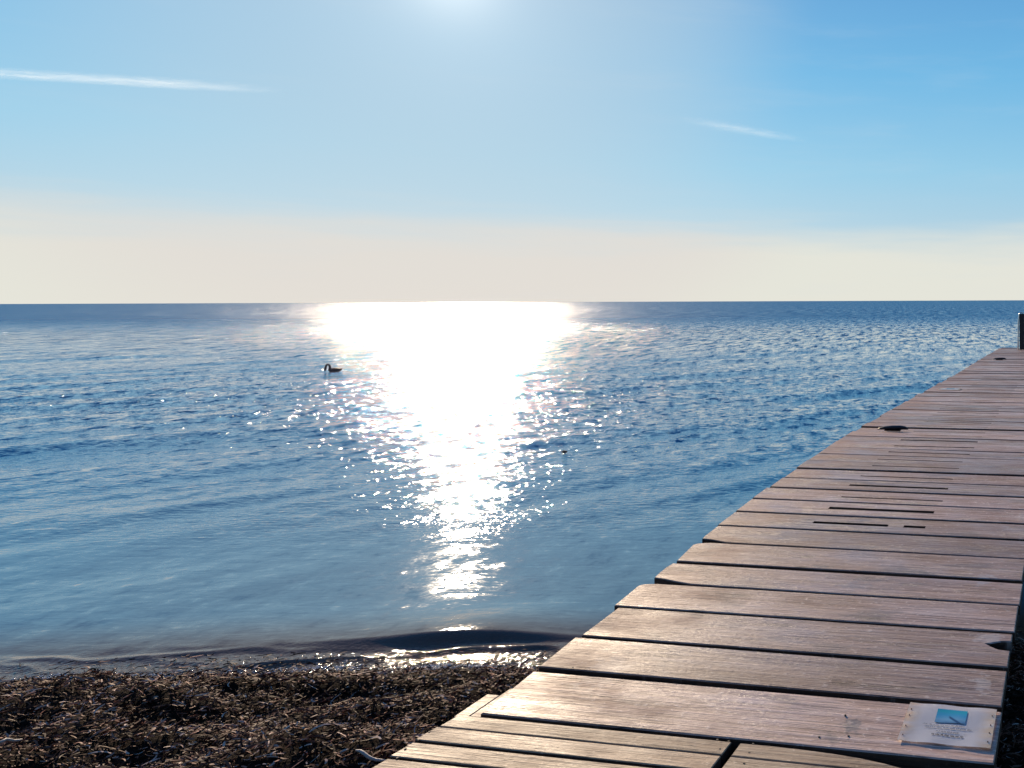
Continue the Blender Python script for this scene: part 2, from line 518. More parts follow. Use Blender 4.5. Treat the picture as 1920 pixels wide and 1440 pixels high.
def wood(name, cols, grain=(1.2, 42, 42), rough=(0.30, 0.66), spots=0.5, warm_end=True, spec=0.5, stains=()):
    m, w, p, o = material(name)
    tc = w.n('ShaderNodeTexCoord').outputs['Object']
    rnd = w.n('ShaderNodeAttribute', attribute_name='board').outputs['Fac']
    sep = w.n('ShaderNodeSeparateXYZ', ins={0: tc})
    off = w.n('ShaderNodeCombineXYZ', ins={0: w.math('MULTIPLY', rnd, 37.0), 1: w.math('MULTIPLY', rnd, 11.0), 2: w.math('MULTIPLY', rnd, 23.0)})
    vec = w.n('ShaderNodeVectorMath', operation='ADD', ins={0: tc, 1: off.outputs[0]}).outputs[0]
    g1 = w.noise(w.mapping(vec, grain), 1.0, 6, 0.62, 0.6)
    g2 = w.noise(w.mapping(vec, (4.5, 130, 130)), 1.0, 4, 0.6, 0.3)
    blotch = w.noise(w.mapping(vec, (2.4, 5, 5)), 1.0, 5, 0.62)
    speck = w.noise(w.mapping(vec, (40, 70, 60)), 1.0, 3, 0.6)
    t = w.math('ADD', w.math('MULTIPLY', g1, 0.55), w.math('MULTIPLY', blotch, 0.45))
    c = w.ramp(t, [(0.36, cols[0]), (0.50, cols[1]), (0.63, cols[2])])
    c = w.mix(w.math('MULTIPLY', w.step(g2, 0.54, 0.30), 0.62), c, (*[x * .55 for x in cols[0]], 1))
    c = w.mix(w.math('MULTIPLY', w.step(speck, 0.58, 0.74), 0.5), c, (*[min(1, x * 1.7) for x in cols[2]], 1))
    # tone differs from board to board
    f = w.math('MULTIPLY_ADD', rnd, 0.50, 0.72)
    c = w.mix(1.0, c, w.n('ShaderNodeCombineColor', ins={0: f, 1: w.math('MULTIPLY', f, 0.99), 2: w.math('MULTIPLY', f, 1.0)}).outputs[0], 'MULTIPLY')
    if warm_end:   # the ends over the water are stained rust-brown
        e = w.math('MULTIPLY', w.step(w.math('ADD', sep.outputs[0], w.math('MULTIPLY', w.math('SUBTRACT', blotch, .5), 0.8)), VL + 0.5, VL + 0.02), 0.42)
        c = w.mix(e, c, (*[x * y for x, y in zip(cols[1], (0.86, 0.60, 0.45))], 1))
    # open drying cracks, knots and scuffs
    ck = w.noise(w.mapping(vec, (1.6, 75, 20), (0, 0, 0), (9, 2, 4)), 1.0, 3, 0.5, 0.8)
    crack = w.step(w.math('ABSOLUTE', w.math('SUBTRACT', ck, 0.5)), 0.012, 0.002)
    crack = w.math('MULTIPLY', crack, w.step(w.noise(w.mapping(vec, (3, 9, 3), (0, 0, 0), (1, 7, 2)), 1.0, 2), .52, .64))
    c = w.mix(w.math('MULTIPLY', crack, 0.75), c, (0.05, 0.03, 0.025, 1))
    kn = w.n('ShaderNodeTexVoronoi', ins={'Vector': w.mapping(vec, (2.2, 6.5, 1)), 'Scale': 1.0, 'Randomness': 1.0})
    c = w.mix(w.math('MULTIPLY', w.step(kn.outputs['Distance'], 0.11, 0.03), 0.75), c, (0.09, 0.055, 0.04, 1))
    sc1 = w.noise(w.mapping(vec, (14, 30, 3), (0, 0, 0.5)), 1.0, 5, 0.7)
    right = w.step(sep.outputs[0], VL + 1.1, VR)
    c = w.mix(w.math('MULTIPLY', w.step(sc1, 0.58, 0.70), w.math('MULTIPLY_ADD', right, 0.35, 0.12)), c, (0.58, 0.52, 0.48, 1))
    # bluish-grey stains
    st = w.noise(w.mapping(vec, (3.1, 8, 8), (0, 0, 0), (5, 3, 1)), 1.0, 4, 0.55)
    c = w.mix(w.math('MULTIPLY', w.step(st, 0.55, 0.70), 0.8 * spots), c, (0.10, 0.10, 0.115, 1))
    for (sx, sy, rx, ry, amt, sc_) in stains:      # spills, dirt and pale patches of their own shape
        dx = w.math('DIVIDE', w.math('SUBTRACT', sep.outputs[0], sx), rx)
        dy = w.math('DIVIDE', w.math('SUBTRACT', sep.outputs[1], sy), ry)
        rad = w.math('SQRT', w.math('ADD', w.math('MULTIPLY', dx, dx), w.math('MULTIPLY', dy, dy)))
        sn = w.noise(w.mapping(tc, (22, 30, 10)), 1.0, 4, .6)
        mk = w.step(w.math('ADD', rad, w.math('MULTIPLY', w.math('SUBTRACT', sn, .5), 3.2)), 0.9, 0.35)
        c = w.mix(w.math('MULTIPLY', mk, amt), c, (*sc_, 1))
    w.set(p.inputs['Base Color'], c)
    rr = w.n('ShaderNodeMapRange')
    w.set(rr.inputs[0], blotch)
    for i, v in enumerate((0.3, 0.7, rough[1], rough[0])): rr.inputs[i + 1].default_value = v
    w.set(p.inputs['Roughness'], rr.outputs[0])
    w.set(p.inputs['Specular IOR Level'], spec)
    h = w.math('ADD', w.math('MULTIPLY', g1, 0.6), w.math('MULTIPLY', g2, 0.5))
    h = w.math('ADD', h, w.math('MULTIPLY', speck, 0.25))
    h = w.math('SUBTRACT', h, w.math('MULTIPLY', crack, 0.6))
    b = w.n('ShaderNodeBump', ins={'Strength': 1.0, 'Distance': 0.006, 'Height': h})
    w.set(p.inputs['Normal'], b.outputs[0])
    return m


M_DECK = wood("weathered_deck_wood", [(0.23, 0.130, 0.095), (0.46, 0.308, 0.245), (0.66, 0.49, 0.41)],
              stains=[(-.735, 2.56, .035, .07, .65, (.10, .11, .13)), (-.79, 2.49, .06, .03, .5, (.12, .11, .12)), (-1.235, 3.77, .07, .025, .6, (.09, .09, .11)), (-1.02, 3.60, .10, .07, .35, (.20, .21, .25)), (-.34, 3.18, .06, .06, .4, (.66, .60, .56)), (-.33, 2.86, .05, .07, .35, (.66, .60, .56)), (-.42, 3.72, .06, .08, .35, (.60, .58, .58)), (-1.75, 2.75, .10, .16, .30, (.72, .62, .52))])  # dark smudges, pale scuffs and a cream patch near the left end
M_PALE = wood("warm_boardwalk_wood", [(0.27, 0.16, 0.09), (0.46, 0.31, 0.19), (0.60, 0.46, 0.31)], (1.6, 55, 55), (0.45, 0.7), 0.2, False)
M_DARK = wood("damp_timber_gap_shade", [(0.03, 0.018, 0.014), (0.06, 0.04, 0.03), (0.10, 0.07, 0.05)], (4, 4, 4), (0.5, 0.8), 0.2, False, 0.3)  # damp understructure; on board sides it paints in the shade of the gaps


def simple(name, col, rough=0.5, metal=0.0, bump=0.0, var=0.15, scale=30):
    m, w, p, o = material(name)
    tc = w.n('ShaderNodeTexCoord').outputs['Object']
    n = w.noise(tc, scale, 4, 0.6)
    c = w.mix(n, (*[x * (1 - var) for x in col], 1), (*[min(1, x * (1 + var)) for x in col], 1))
    w.set(p.inputs['Base Color'], c)
    w.set(p.inputs['Roughness'], rough)
    w.set(p.inputs['Metallic'], metal)
    if bump:
        b = w.n('ShaderNodeBump', ins={'Strength': bump, 'Distance': 0.004, 'Height': n})
        w.set(p.inputs['Normal'], b.outputs[0])
    return m


class Boards:
    """collects boards (outline in x across / y along) with softened upper edges into one mesh"""
    def __init__(s):
        s.bm = bmesh.new()
        s.lay = s.bm.verts.layers.float.new('board')

    def vert(s, x, y, z, r):
        v = s.bm.verts.new((x, y, z))
        v[s.lay] = r
        return v

    def poly(s, pts, zf, th, r, bev=0.004):
        n = len(pts)
        P = [Vector(p) for p in pts]
        area = sum(P[i].x * P[(i + 1) % n].y - P[(i + 1) % n].x * P[i].y for i in range(n))
        if area < 0: P.reverse()
        ins = []
        for i in range(n):
            a, b, c = P[i - 1], P[i], P[(i + 1) % n]
            e1, e2 = (b - a).normalized(), (c - b).normalized()
            n1, n2 = Vector((-e1.y, e1.x)), Vector((-e2.y, e2.x))
            nn = (n1 + n2)
            nn = nn / max(nn.length_squared, 0.5) * 2
            ins.append(b + nn * bev * 0.9)
        top = [s.vert(p.x, p.y, zf(p.x, p.y), r) for p in ins]
        rim = [s.vert(p.x, p.y, zf(p.x, p.y) - bev, r) for p in P]
        bot = [s.vert(p.x, p.y, zf(p.x, p.y) - th, r) for p in P]
        s.bm.faces.new(top)
        s.bm.faces.new(bot[::-1])
        for i in range(n):
            j = (i + 1) % n
            s.bm.faces.new((rim[i], rim[j], top[j], top[i]))
            s.bm.faces.new((bot[i], bot[j], rim[j], rim[i])).material_index = 1  # side face in the dark material: gap shade put into the colour

    def slotted(s, x0, x1, y0, y1, slots, ym, hw, zf, th, r, bev=0.004):
        """rectangular board with milled slots [(a,b)...] centred on ym, half-width hw"""
        xs = [x0 + bev] + [q for ab in slots for q in ab] + [x1 - bev]
        ysx = [y0 + bev, ym - hw, ym + hw, y1 - bev]
        nx = len(xs)
        T = [[s.vert(x, y, zf(x, y), r) for y in ysx] for x in xs]
        B = [[s.vert(x, y, zf(x, y) - th, r) for y in ysx] for x in xs]
        hole = lambda i, j: j == 1 and i % 2 == 1 and 0 <= i < nx - 1
        for i in range(nx - 1):
            for j in range(3):
                if hole(i, j):
                    c = [(i, j), (i + 1, j), (i + 1, j + 1), (i, j + 1)]
                    for k in range(4):
                        (a, b), (a2, b2) = c[k], c[(k + 1) % 4]
                        s.bm.faces.new((T[a][b], T[a2][b2], B[a2][b2], B[a][b])).material_index = 1  # slot walls darkened by colour, standing in for shade inside
                else:
                    s.bm.faces.new((T[i][j], T[i + 1][j], T[i + 1][j + 1], T[i][j + 1]))
                    s.bm.faces.new((B[i][j + 1], B[i + 1][j + 1], B[i + 1][j], B[i][j]))
        loop = [(i, 0) for i in range(nx)] + [(nx - 1, j) for j in range(1, 4)] + [(i, 3) for i in range(nx - 2, -1, -1)] + [(0, j) for j in (2, 1)]
        outv = []
        for (i, j) in loop:
            x = xs[i] + (-bev if i == 0 else bev if i == nx - 1 else 0)
            y = ysx[j] + (-bev if j == 0 else bev if j == 3 else 0)
            outv.append((s.vert(x, y, zf(x, y) - bev, r), s.vert(x, y, zf(x, y) - th, r), T[i][j], B[i][j]))
        for k in range(len(outv)):
            a, b = outv[k], outv[(k + 1) % len(outv)]
            s.bm.faces.new((a[2], b[2], b[0], a[0]))
            s.bm.faces.new((a[0], b[0], b[1], a[1])).material_index = 1  # outer sides likewise coloured dark as the shade between boards
            s.bm.faces.new((a[1], b[1], b[3], a[3]))


def box_bm(bm, x0, x1, y0, y1, z0, z1, bev=0.0):
    vs = [bm.verts.new((x, y, z)) for x in (x0, x1) for y in (y0, y1) for z in (z0, z1)]
    fs = [(0, 1, 3, 2), (4, 6, 7, 5), (0, 4, 5, 1), (2, 3, 7, 6), (0, 2, 6, 4), (1, 5, 7, 3)]
    faces = [bm.faces.new([vs[i] for i in f]) for f in fs]
    if bev:
        ed = list({e for f in faces for e in f.edges})
        bmesh.ops.bevel(bm, geom=ed, offset=bev, segments=2, affect='EDGES')


def cyl_bm(bm, x, y, z0, z1, r0, r1, n=20, cap=0.0):
    rings = [(z0, r0)] + [(z1 - cap, r1), (z1 - cap * .3, r1 * .9)] + [(z1, r1 * .55)] if cap else [(z0, r0), (z1, r1)]
    prev = None
    for z, r in rings:
        ring = [bm.verts.new((x + r * math.cos(2 * math.pi * i / n), y + r * math.sin(2 * math.pi * i / n), z)) for i in range(n)]
        if prev:
            for i in range(n):
                bm.faces.new((prev[i], prev[(i + 1) % n], ring[(i + 1) % n], ring[i]))
        else:
            bm.faces.new(ring[::-1])
        prev = ring
    bm.faces.new(prev)


def build_pier():
    root = empty('pier', (0, 0, 0), RZ)
    tag(root, 'long weathered plank pier with slotted boards running from the beach out over the sea', 'pier')
    B = Boards()
    r = random.Random(4)
    d = 2.43
    pitch = 0.262
    i = 0
    th = 0.045
    fixed = [2.430, 2.725, 2.975, 3.240, 3.490, 3.730, 4.005, 4.270, 4.530, 4.790, 5.045]
    while d < 21.15:
        d0 = fixed[i] if i < len(fixed) else d
        d1 = fixed[i + 1] if i + 1 < len(fixed) else d0 + pitch + r.uniform(-.012, .012)
        gap = r.uniform(0.020, 0.026) if i < 12 else r.uniform(0.010, 0.030)
        lift = r.uniform(-.003, .004) + (r.uniform(-.004, .006) if i > 10 else 0)
        tx = r.uniform(-.0025, .0025)
        ty = r.uniform(-.008, .008)
        y0, y1 = d0 + gap / 2, d1 - gap / 2
        dm = (d0 + d1) / 2
        za, zb = deck_z(d0), deck_z(d1)

        def zf(x, y, lift=lift, tx=tx, ty=ty, dm=dm, za=za, zb=zb, d0=d0, d1=d1):
            return za + (zb - za) * (y - d0) / (d1 - d0) + lift + tx * (x + 1.1) + ty * (y - dm)
        xl = VL + r.uniform(-.012, .014)
        xr = VR + r.uniform(-.006, .008)
        rnd = r.random()
        if i == 3:       # corner worn off towards the next board
            B.poly([(xl, y0), (xr, y0), (xr, y1), (xl + .08, y1), (xl + .03, y1 - .008), (xl + .01, y1 - .018), (xl, y1 - .035)], zf, th, rnd)
        elif i == 4:     # bitten corners
            B.poly([(xl + .22, y0), (xr, y0), (xr, y1), (xl + .01, y1), (xl, y1 - .05), (xl, y0 + .10), (xl + .005, y0 + .045), (xl + .06, y0 + .036), (xl + .13, y0 + .018)], zf, th, rnd)
        elif i == 5:
            B.poly([(xl + .02, y0), (xr, y0), (xr, y1), (xl + .08, y1), (xl + .04, y1 - .008), (xl + .015, y1 - .02), (xl, y1 - .04)], zf, th, rnd)
        elif i == 6:
            B.poly([(xl + .16, y0), (xr, y0), (xr, y1), (xl, y1), (xl, y0 + .07), (xl + .005, y0 + .036), (xl + .07, y0 + .028)], zf, th, rnd)
        elif i == 2:     # dark bite out of the right-hand end
            ym = y0 + .145
            B.poly([(xl, y0), (xr, y0), (xr, ym - .030), (xr - .045, ym - .026), (xr - .075, ym - .008), (xr - .098, ym + .010),
                    (xr - .075, ym + .020), (xr - .040, ym + .036), (xr, ym + .040), (xr, y1), (xl + .015, y1)], zf, th, rnd)
        elif 7 <= i <= 40:
            a, b = VL + .53 + r.uniform(-.015, .015), VL + 1.19 + r.uniform(-.015, .015)
            slots = [(a, b)]
            if i == 7:
                slots = [(a, a + .44), (a + .53, b)]
            wide = {7: .018, 8: .021, 9: .009, 10: .017, 11: .010, 12: .008, 15: .013, 16: .020}.get(i, r.choice([.006, .009, .012]))
            B.slotted(xl, xr, y0, y1, slots, dm + r.uniform(-.02, .02), wide, zf, th, rnd)
        else:
            B.poly([(xl, y0), (xr, y0), (xr, y1), (xl, y1)], zf, th, rnd)
        d = d1
        i += 1
    dend = d
    me = bpy.data.meshes.new('deck')
    bmesh.ops.recalc_face_normals(B.bm, faces=B.bm.faces)
    B.bm.to_mesh(me); B.bm.free()
    link('deck', me, M_DECK, root)
    me.materials.append(M_DARK)  # second slot: painted shade for the plank sides
    # stringers following the deck
    for x in (VL + .10, (VL + VR) / 2, VR - .10):
        bm = bmesh.new()
        ds = [2.45] + PD[3:-2] + [dend - .02]
        prev = None
        for q in ds:
            z = deck_z(q) - .052
            ring = [bm.verts.new((x + a, q, z + b)) for a, b in ((-.04, 0), (.04, 0), (.04, -.15), (-.04, -.15))]
            if prev:
                for k in range(4):
                    bm.faces.new((prev[k], prev[(k + 1) % 4], ring[(k + 1) % 4], ring[k]))
            else:
                bm.faces.new(ring[::-1])
            prev = ring
        bm.faces.new(prev)
        from_bm('stringer', bm, M_DARK, root)
    for q in (4.6, 7.6, 10.6, 13.6, 16.6, 19.6):
        for x in (VL + .20, VR - .20):
            bm = bmesh.new()
            cyl_bm(bm, x, q, -1.2, deck_z(q) - .056, .075, .07)
            from_bm('pile', bm, M_DARK, root, True)
        bm = bmesh.new()
        box_bm(bm, VL + .04, VR - .04, q + .09, q + .15, deck_z(q) - .36, deck_z(q) - .206, .004)
        from_bm('cross_beam', bm, M_DARK, root)
    # narrow boards laid lengthwise beside the first plank
    for x0, x1, y0, y1, z in ((VL - .115, VL - .062, 2.435, 2.60, .565), (VL - .052, VL - .008, 2.435, 2.64, .572)):
        Bs = Boards()
        Bs.poly([(x0, y0), (x1, y0), (x1, y1), (x0, y1)], lambda x, y: z, .04, .6)
        me = bpy.data.meshes.new('edge_strip')
        bmesh.ops.recalc_face_normals(Bs.bm, faces=Bs.bm.faces)
        Bs.bm.to_mesh(me); Bs.bm.free()
        link('edge_strip', me, M_PALE, root)
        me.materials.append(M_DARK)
    # white board across part of the far end
    bm = bmesh.new()
    z = deck_z(dend)
    pe = at(1893, 653, z)
    xe = pe.x * math.cos(AZ) - pe.y * math.sin(AZ)
    box_bm(bm, xe - .22, xe + .24, dend + .02, dend + .06, z - .10, z + .022, .004)
    eb = from_bm('end_board', bm, simple('white_painted_board', (0.75, 0.74, 0.74), .4), root)
    eb['label'] = 'white end board'
    # nail heads / screw holes
    bm = bmesh.new()
    rr = random.Random(9)
    pts = [(1074, 1252), (1585, 1341), (1591, 1380), (1536, 1382)]
    for px, py in pts:
        for it in range(3):
            z = .6
            p = at(px, py, z)
            dd = p.x * math.sin(AZ) + p.y * math.cos(AZ)
            z = deck_z(dd)
            p = at(px, py, z)
        xx = p.x * math.cos(AZ) - p.y * math.sin(AZ)
        dd = p.x * math.sin(AZ) + p.y * math.cos(AZ)
        cyl_bm(bm, xx, dd, z - .004, z + .0022, .0040, .0034, 10)
    n = from_bm('nail_heads', bm, simple('rusty_nail', (0.03, 0.02, 0.018), .7), root)
    n['kind'] = 'stuff'
    return root, dend


pier, DEND = build_pier()


# ------------------------------------------------------------------ boardwalk at the foot of the pier
def build_boardwalk():
    root = empty('boardwalk', (0, 0, 0), RZ)
    tag(root, 'low walkway of narrow warm-coloured boards butting against the foot of the pier', 'boardwalk')
    r = random.Random(2)
    zt = .579
    Lb, Rb = Boards(), Boards()
    y = 2.424
    widths = [0.075, 0.080, 0.080, 0.085, 0.09, 0.09, .09, .09]
    xj = -1.083
    for k, wd in enumerate(widths):
        gap = (0.004, 0.014, 0.013, 0.012, .012, .012, .012, .012)[k]
        y1, y0 = y, y - wd
        li = r.uniform(-.002, .002)
        zf = lambda x, yy, li=li: zt + li
        xl = VL - .112 + r.uniform(-.012, .012) + (.0 if k else .01)
        Lb.poly([(xl, y0), (xj - .012, y0 + .001), (xj - .012, y1), (xl + .01, y1)], zf, .032, r.random(), .003)
        if k == 0:
            # far edge of the first board bows away towards the viewer
            arc = [(xj + .018, y1 - .002), (-.95, y1 - .001), (-.84, y1 - .004), (-.75, y1 - .009), (-.66, y1 - .019), (-.58, y1 - .034), (-.52, y1 - .05), (-.46, y0 + .004)]
            Rb.poly([(xj + .018, y0), (-.46, y0)] + arc[::-1], zf, .032, r.random(), .003)
        else:
            Rb.poly([(xj + .018, y0 + .001), (-.44 + .02 * k, y0), (-.44 + .02 * k, y1), (xj + .018, y1)], zf, .032, r.random(), .003)
        y = y0 - gap
    for Bx in (Lb, Rb):
        me = bpy.data.meshes.new('deck_section')
        bmesh.ops.recalc_face_normals(Bx.bm, faces=Bx.bm.faces)
        Bx.bm.to_mesh(me); Bx.bm.free()
        link('deck_section', me, M_PALE, root)
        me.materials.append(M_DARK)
    for x in (VL - .02, xj - .10, xj + .10, -.55):
        bm = bmesh.new()
        box_bm(bm, x - .03, x + .03, y + .02, 2.40, zt - .15, zt - .036, .003)
        from_bm('bearer', bm, M_DARK, root)
    bm = bmesh.new()
    for px, py in [(805, 1373), (785, 1388), (760, 1405), (745, 1422), (1405, 1412), (1395, 1432), (1345, 1388), (1350, 1405), (1412, 1396), (1366, 1391)]:
        p = at(px, py, zt)
        cyl_bm(bm, p.x * math.cos(AZ) - p.y * math.sin(AZ), p.x * math.sin(AZ) + p.y * math.cos(AZ), zt - .003, zt + .0028, .0045, .0035, 10)
    n = from_bm('nail_heads', bm, simple('boardwalk_nail', (0.03, 0.02, 0.018), .7), root)
    n['kind'] = 'stuff'


build_boardwalk()


# ------------------------------------------------------------------ notices on the deck
def paper_material():
    m, w, p, o = material("laminated_paper")
    uv = w.n('ShaderNodeTexCoord').outputs['Object']
    sep = w.n('ShaderNodeSeparateXYZ', ins={0: uv})
    ax = w.math('ABSOLUTE', sep.outputs[0])
    n = w.noise(w.mapping(uv, (5, 26, 10)), 1.0, 4, .6)
    edge = w.math('MULTIPLY', w.step(ax, 0.085, 0.150), w.step(n, 0.35, 0.6, 0.25, 1.0))
    c = w.mix(edge, (0.93, 0.93, 0.94, 1), (0.90, 0.76, 0.56, 1))
    w.set(p.inputs['Base Color'], c)
    w.set(p.inputs['Roughness'], 0.3)
    return m


def picture_material():
    m, w, p, o = material("printed_sea_picture")
    uv = w.n('ShaderNodeTexCoord').outputs['Object']
    sep = w.n('ShaderNodeSeparateXYZ', ins={0: uv})
    n = w.noise(w.mapping(uv, (30, 80, 1)), 1.0, 4)
    v = w.math('ADD', sep.outputs[1], w.math('MULTIPLY', w.math('SUBTRACT', n, .5), .03))
    c = w.ramp(w.math('MULTIPLY_ADD', v, 12.0, 0.0), [(0.0, lin(70, 110, 150)), (0.25, lin(110, 160, 190)), (0.55, lin(60, 150, 190)), (0.85, lin(30, 160, 175)), (1.0, lin(60, 140, 190))])
    # a pale slope rising to the left with a dark edge
    s = w.math('ADD', sep.outputs[1], w.math('MULTIPLY', sep.outputs[0], 0.85))
    a = w.step(w.math('ABSOLUTE', w.math('SUBTRACT', s, 0.034)), 0.010, 0.002)
    c = w.mix(w.math('MULTIPLY', a, w.step(sep.outputs[0], -0.008, 0.002)), c, (*lin(30, 70, 110), 1))
    w.set(p.inputs['Base Color'], c)
    w.set(p.inputs['Roughness'], 0.3)
    return m


M_PAPER, M_PIC = paper_material(), picture_material()
M_INK = simple("printed_ink", (0.035, 0.04, 0.055), .5)
M_INK2 = simple("faint_printed_ink", (0.20, 0.22, 0.27), .5)


def deck_point(px, py):
    z = .7
    for _ in range(12):
        p = at(px, py, z)
        z = deck_z(p.x * math.sin(AZ) + p.y * math.cos(AZ))
    return at(px, py, z)


def sheet_z(x, y, k):
    return 0.0022 + 0.0016 * math.sin(x * 42 + k) * math.sin(y * 30 + 1 + k) + 0.0026 * max(0, abs(x) / .15 - .72) * (1 + math.sin(y * 95 + k * 3))


def make_sheet(loc, rz, slope, label, k=0.0, detail=True):
    root = empty('notice_sheet', loc, rz)
    root.rotation_euler = (math.atan(slope), 0, rz)
    tag(root, label, 'notice', 'laminated notices fixed to the pier deck')
    bm = bmesh.new()
    nx, ny = 46, 32
    wx, wy = .300, .212
    g = [[bm.verts.new((-wx / 2 + wx * i / nx, -wy / 2 + wy * j / ny, sheet_z(-wx / 2 + wx * i / nx, -wy / 2 + wy * j / ny, k))) for j in range(ny + 1)] for i in range(nx + 1)]
    for i in range(nx):
        for j in range(ny):
            bm.faces.new((g[i][j], g[i + 1][j], g[i + 1][j + 1], g[i][j + 1]))
    bmesh.ops.solidify(bm, geom=bm.faces[:], thickness=0.0012)
    from_bm('paper', bm, M_PAPER, root, True)

    def patch(x0, x1, y0, y1, lift, bm, nx=10, ny=6):
        g = [[bm.verts.new((x0 + (x1 - x0) * i / nx, y0 + (y1 - y0) * j / ny, sheet_z(x0 + (x1 - x0) * i / nx, y0 + (y1 - y0) * j / ny, k) + lift)) for j in range(ny + 1)] for i in range(nx + 1)]
        for i in range(nx):
            for j in range(ny):
                bm.faces.new((g[i][j], g[i + 1][j], g[i + 1][j + 1], g[i][j + 1]))
    bm = bmesh.new()
    patch(-.048, .054, .004, .078, .0022, bm, 16, 12)
    from_bm('picture', bm, M_PIC, root, True)
    if detail:
        r = random.Random(5)
        for (y, h, x0, x1, mat, dens) in ((-.010, .0055, -.085, .055, M_INK2, .8), (-.024, .007, -.075, .080, M_INK2, .85), (-.044, .007, -.035, .040, M_INK2, .75), (-.062, .0095, -.046, .056, M_INK, .9)):
            bm = bmesh.new()
            x = x0
            while x < x1:
                wl = r.uniform(.008, .022)
                xe = min(x + wl, x1)
                # each word is a row of letter-sized strokes
                q = x
                while q < xe:
                    lw = r.uniform(.0018, .0034)
                    patch(q, min(q + lw, xe), y - h / 2 + r.uniform(0, .0012), y + h / 2 - r.uniform(0, .0025), .0022, bm, 1, 1)
                    q += lw + .0009
                x = xe + r.uniform(.003, .005)
            from_bm('text_line', bm, mat, root)
    bm = bmesh.new()
    for sx in (-1, 1):
        for yy in (-.075, -.03, .02, .065):
            cyl_bm(bm, sx * .138, yy + random.uniform(-.01, .01), sheet_z(sx * .138, yy, k), sheet_z(sx * .138, yy, k) + .003, .0022, .0018, 8)
    t = from_bm('tacks', bm, simple('brown_tack', (0.12, 0.07, 0.04), .5), root)
    t['kind'] = 'stuff'
    return root


pc = (VV * -.417 + U * 2.607)
z0 = deck_z(2.607)
make_sheet((pc.x, pc.y, z0 + .0015), RZ, .078, 'white laminated notice with blue sea picture and print on the nearest plank', 0)
p2 = deck_point(1781, 731)
make_sheet((p2.x, p2.y, p2.z + .010), RZ, 0, 'small white sheet seen edge-on far along the left side of the pier deck', 1.3, False)


# ------------------------------------------------------------------ cleats
M_IRON = simple("black_iron", (0.022, 0.018, 0.020), .38, 0.3, .3)


def sweep(bm, pts, radii, n=12, squash=1.0):
    """closed tube along pts with radii"""
    prev = None
    P = [Vector(p) for p in pts]
    for i, p in enumerate(P):
        t = (P[min(i + 1, len(P) - 1)] - P[max(i - 1, 0)]).normalized()
        side = t.cross(Vector((0, 1, 0.001)))
        if side.length < .1: side = t.cross(Vector((1, 0, 0)))
        side.normalize()
        up = side.cross(t).normalized()
        r = radii[i]
        ring = [bm.verts.new(p + side * math.cos(a) * r + up * math.sin(a) * r * squash) for a in [2 * math.pi * k / n for k in range(n)]]
        if prev:
            for k in range(n):
                bm.faces.new((prev[k], prev[(k + 1) % n], ring[(k + 1) % n], ring[k]))
        else:
            bm.faces.new(ring[::-1])
        prev = ring
    bm.faces.new(prev)


def make_cleat():
    root = empty('mooring_cleat', (0, 0, 0), 0)
    bm = bmesh.new()
    box_bm(bm, -.075, .075, -.03, .03, 0, .010, .003)
    from_bm('base_plate', bm, M_IRON, root)
    bm = bmesh.new()
    sweep(bm, [(-.145, 0, .010), (-.12, 0, .016), (-.07, 0, .024), (0, 0, .028), (.07, 0, .030), (.115, 0, .027), (.145, 0, .018)],
          [.004, .010, .017, .020, .020, .016, .006], 14, 1.5)
    from_bm('horns', bm, M_IRON, root, True)
    for x in (-.045, .045):
        bm = bmesh.new()
        cyl_bm(bm, x, 0, .008, .024, .018, .014)
        from_bm('stem', bm, M_IRON, root, True)
    return root


def copy_tree(o):
    c = o.copy(); COL.objects.link(c)
    for ch in [x for x in bpy.data.objects if x.parent == o]:
        d = ch.copy(); COL.objects.link(d); d.parent = c
    return c


cl = make_cleat()
cl.location = deck_point(1674, 808) + Vector((0, 0, .003))
cl.rotation_euler = (0, 0, RZ)
tag(cl, 'dark low cleat on the deck beyond the slotted boards, the nearer of two', 'cleat', 'dark cleats along the left side of the pier')
c2 = copy_tree(cl)
c2.location = deck_point(1874, 675) + Vector((0, 0, .003))
c2.rotation_euler = (0, 0, RZ - .03)
tag(c2, 'dark low cleat close to the far end of the pier, the farther of two', 'cleat')

# ------------------------------------------------------------------ post at the end
pp = at(1916, 656, deck_z(DEND))
post = empty('mooring_post', (pp.x, pp.y + .10, 0), RZ)
tag(post, 'upright dark post with pale metal rail at the far end of the pier', 'post')
bm = bmesh.new()
zb = deck_z(DEND)
box_bm(bm, -.05, .075, .0, .12, -1.2, zb + .93, .012)
from_bm('post', bm, simple('black_painted_post', (0.012, 0.016, 0.028), .4, 0, .2), post)
bm = bmesh.new()
sweep(bm, [(-.085, -.01, zb - .25), (-.085, -.01, zb + .3), (-.078, -.01, zb + .7), (-.060, -.01, zb + .90), (-.035, 0, zb + .955), (.0, .02, zb + .965), (.04, .06, zb + .955)],
      [.017] * 7, 12)
from_bm('rail', bm, simple('pale_metal_tube', (0.75, 0.76, 0.75), .28, .7), post, True)


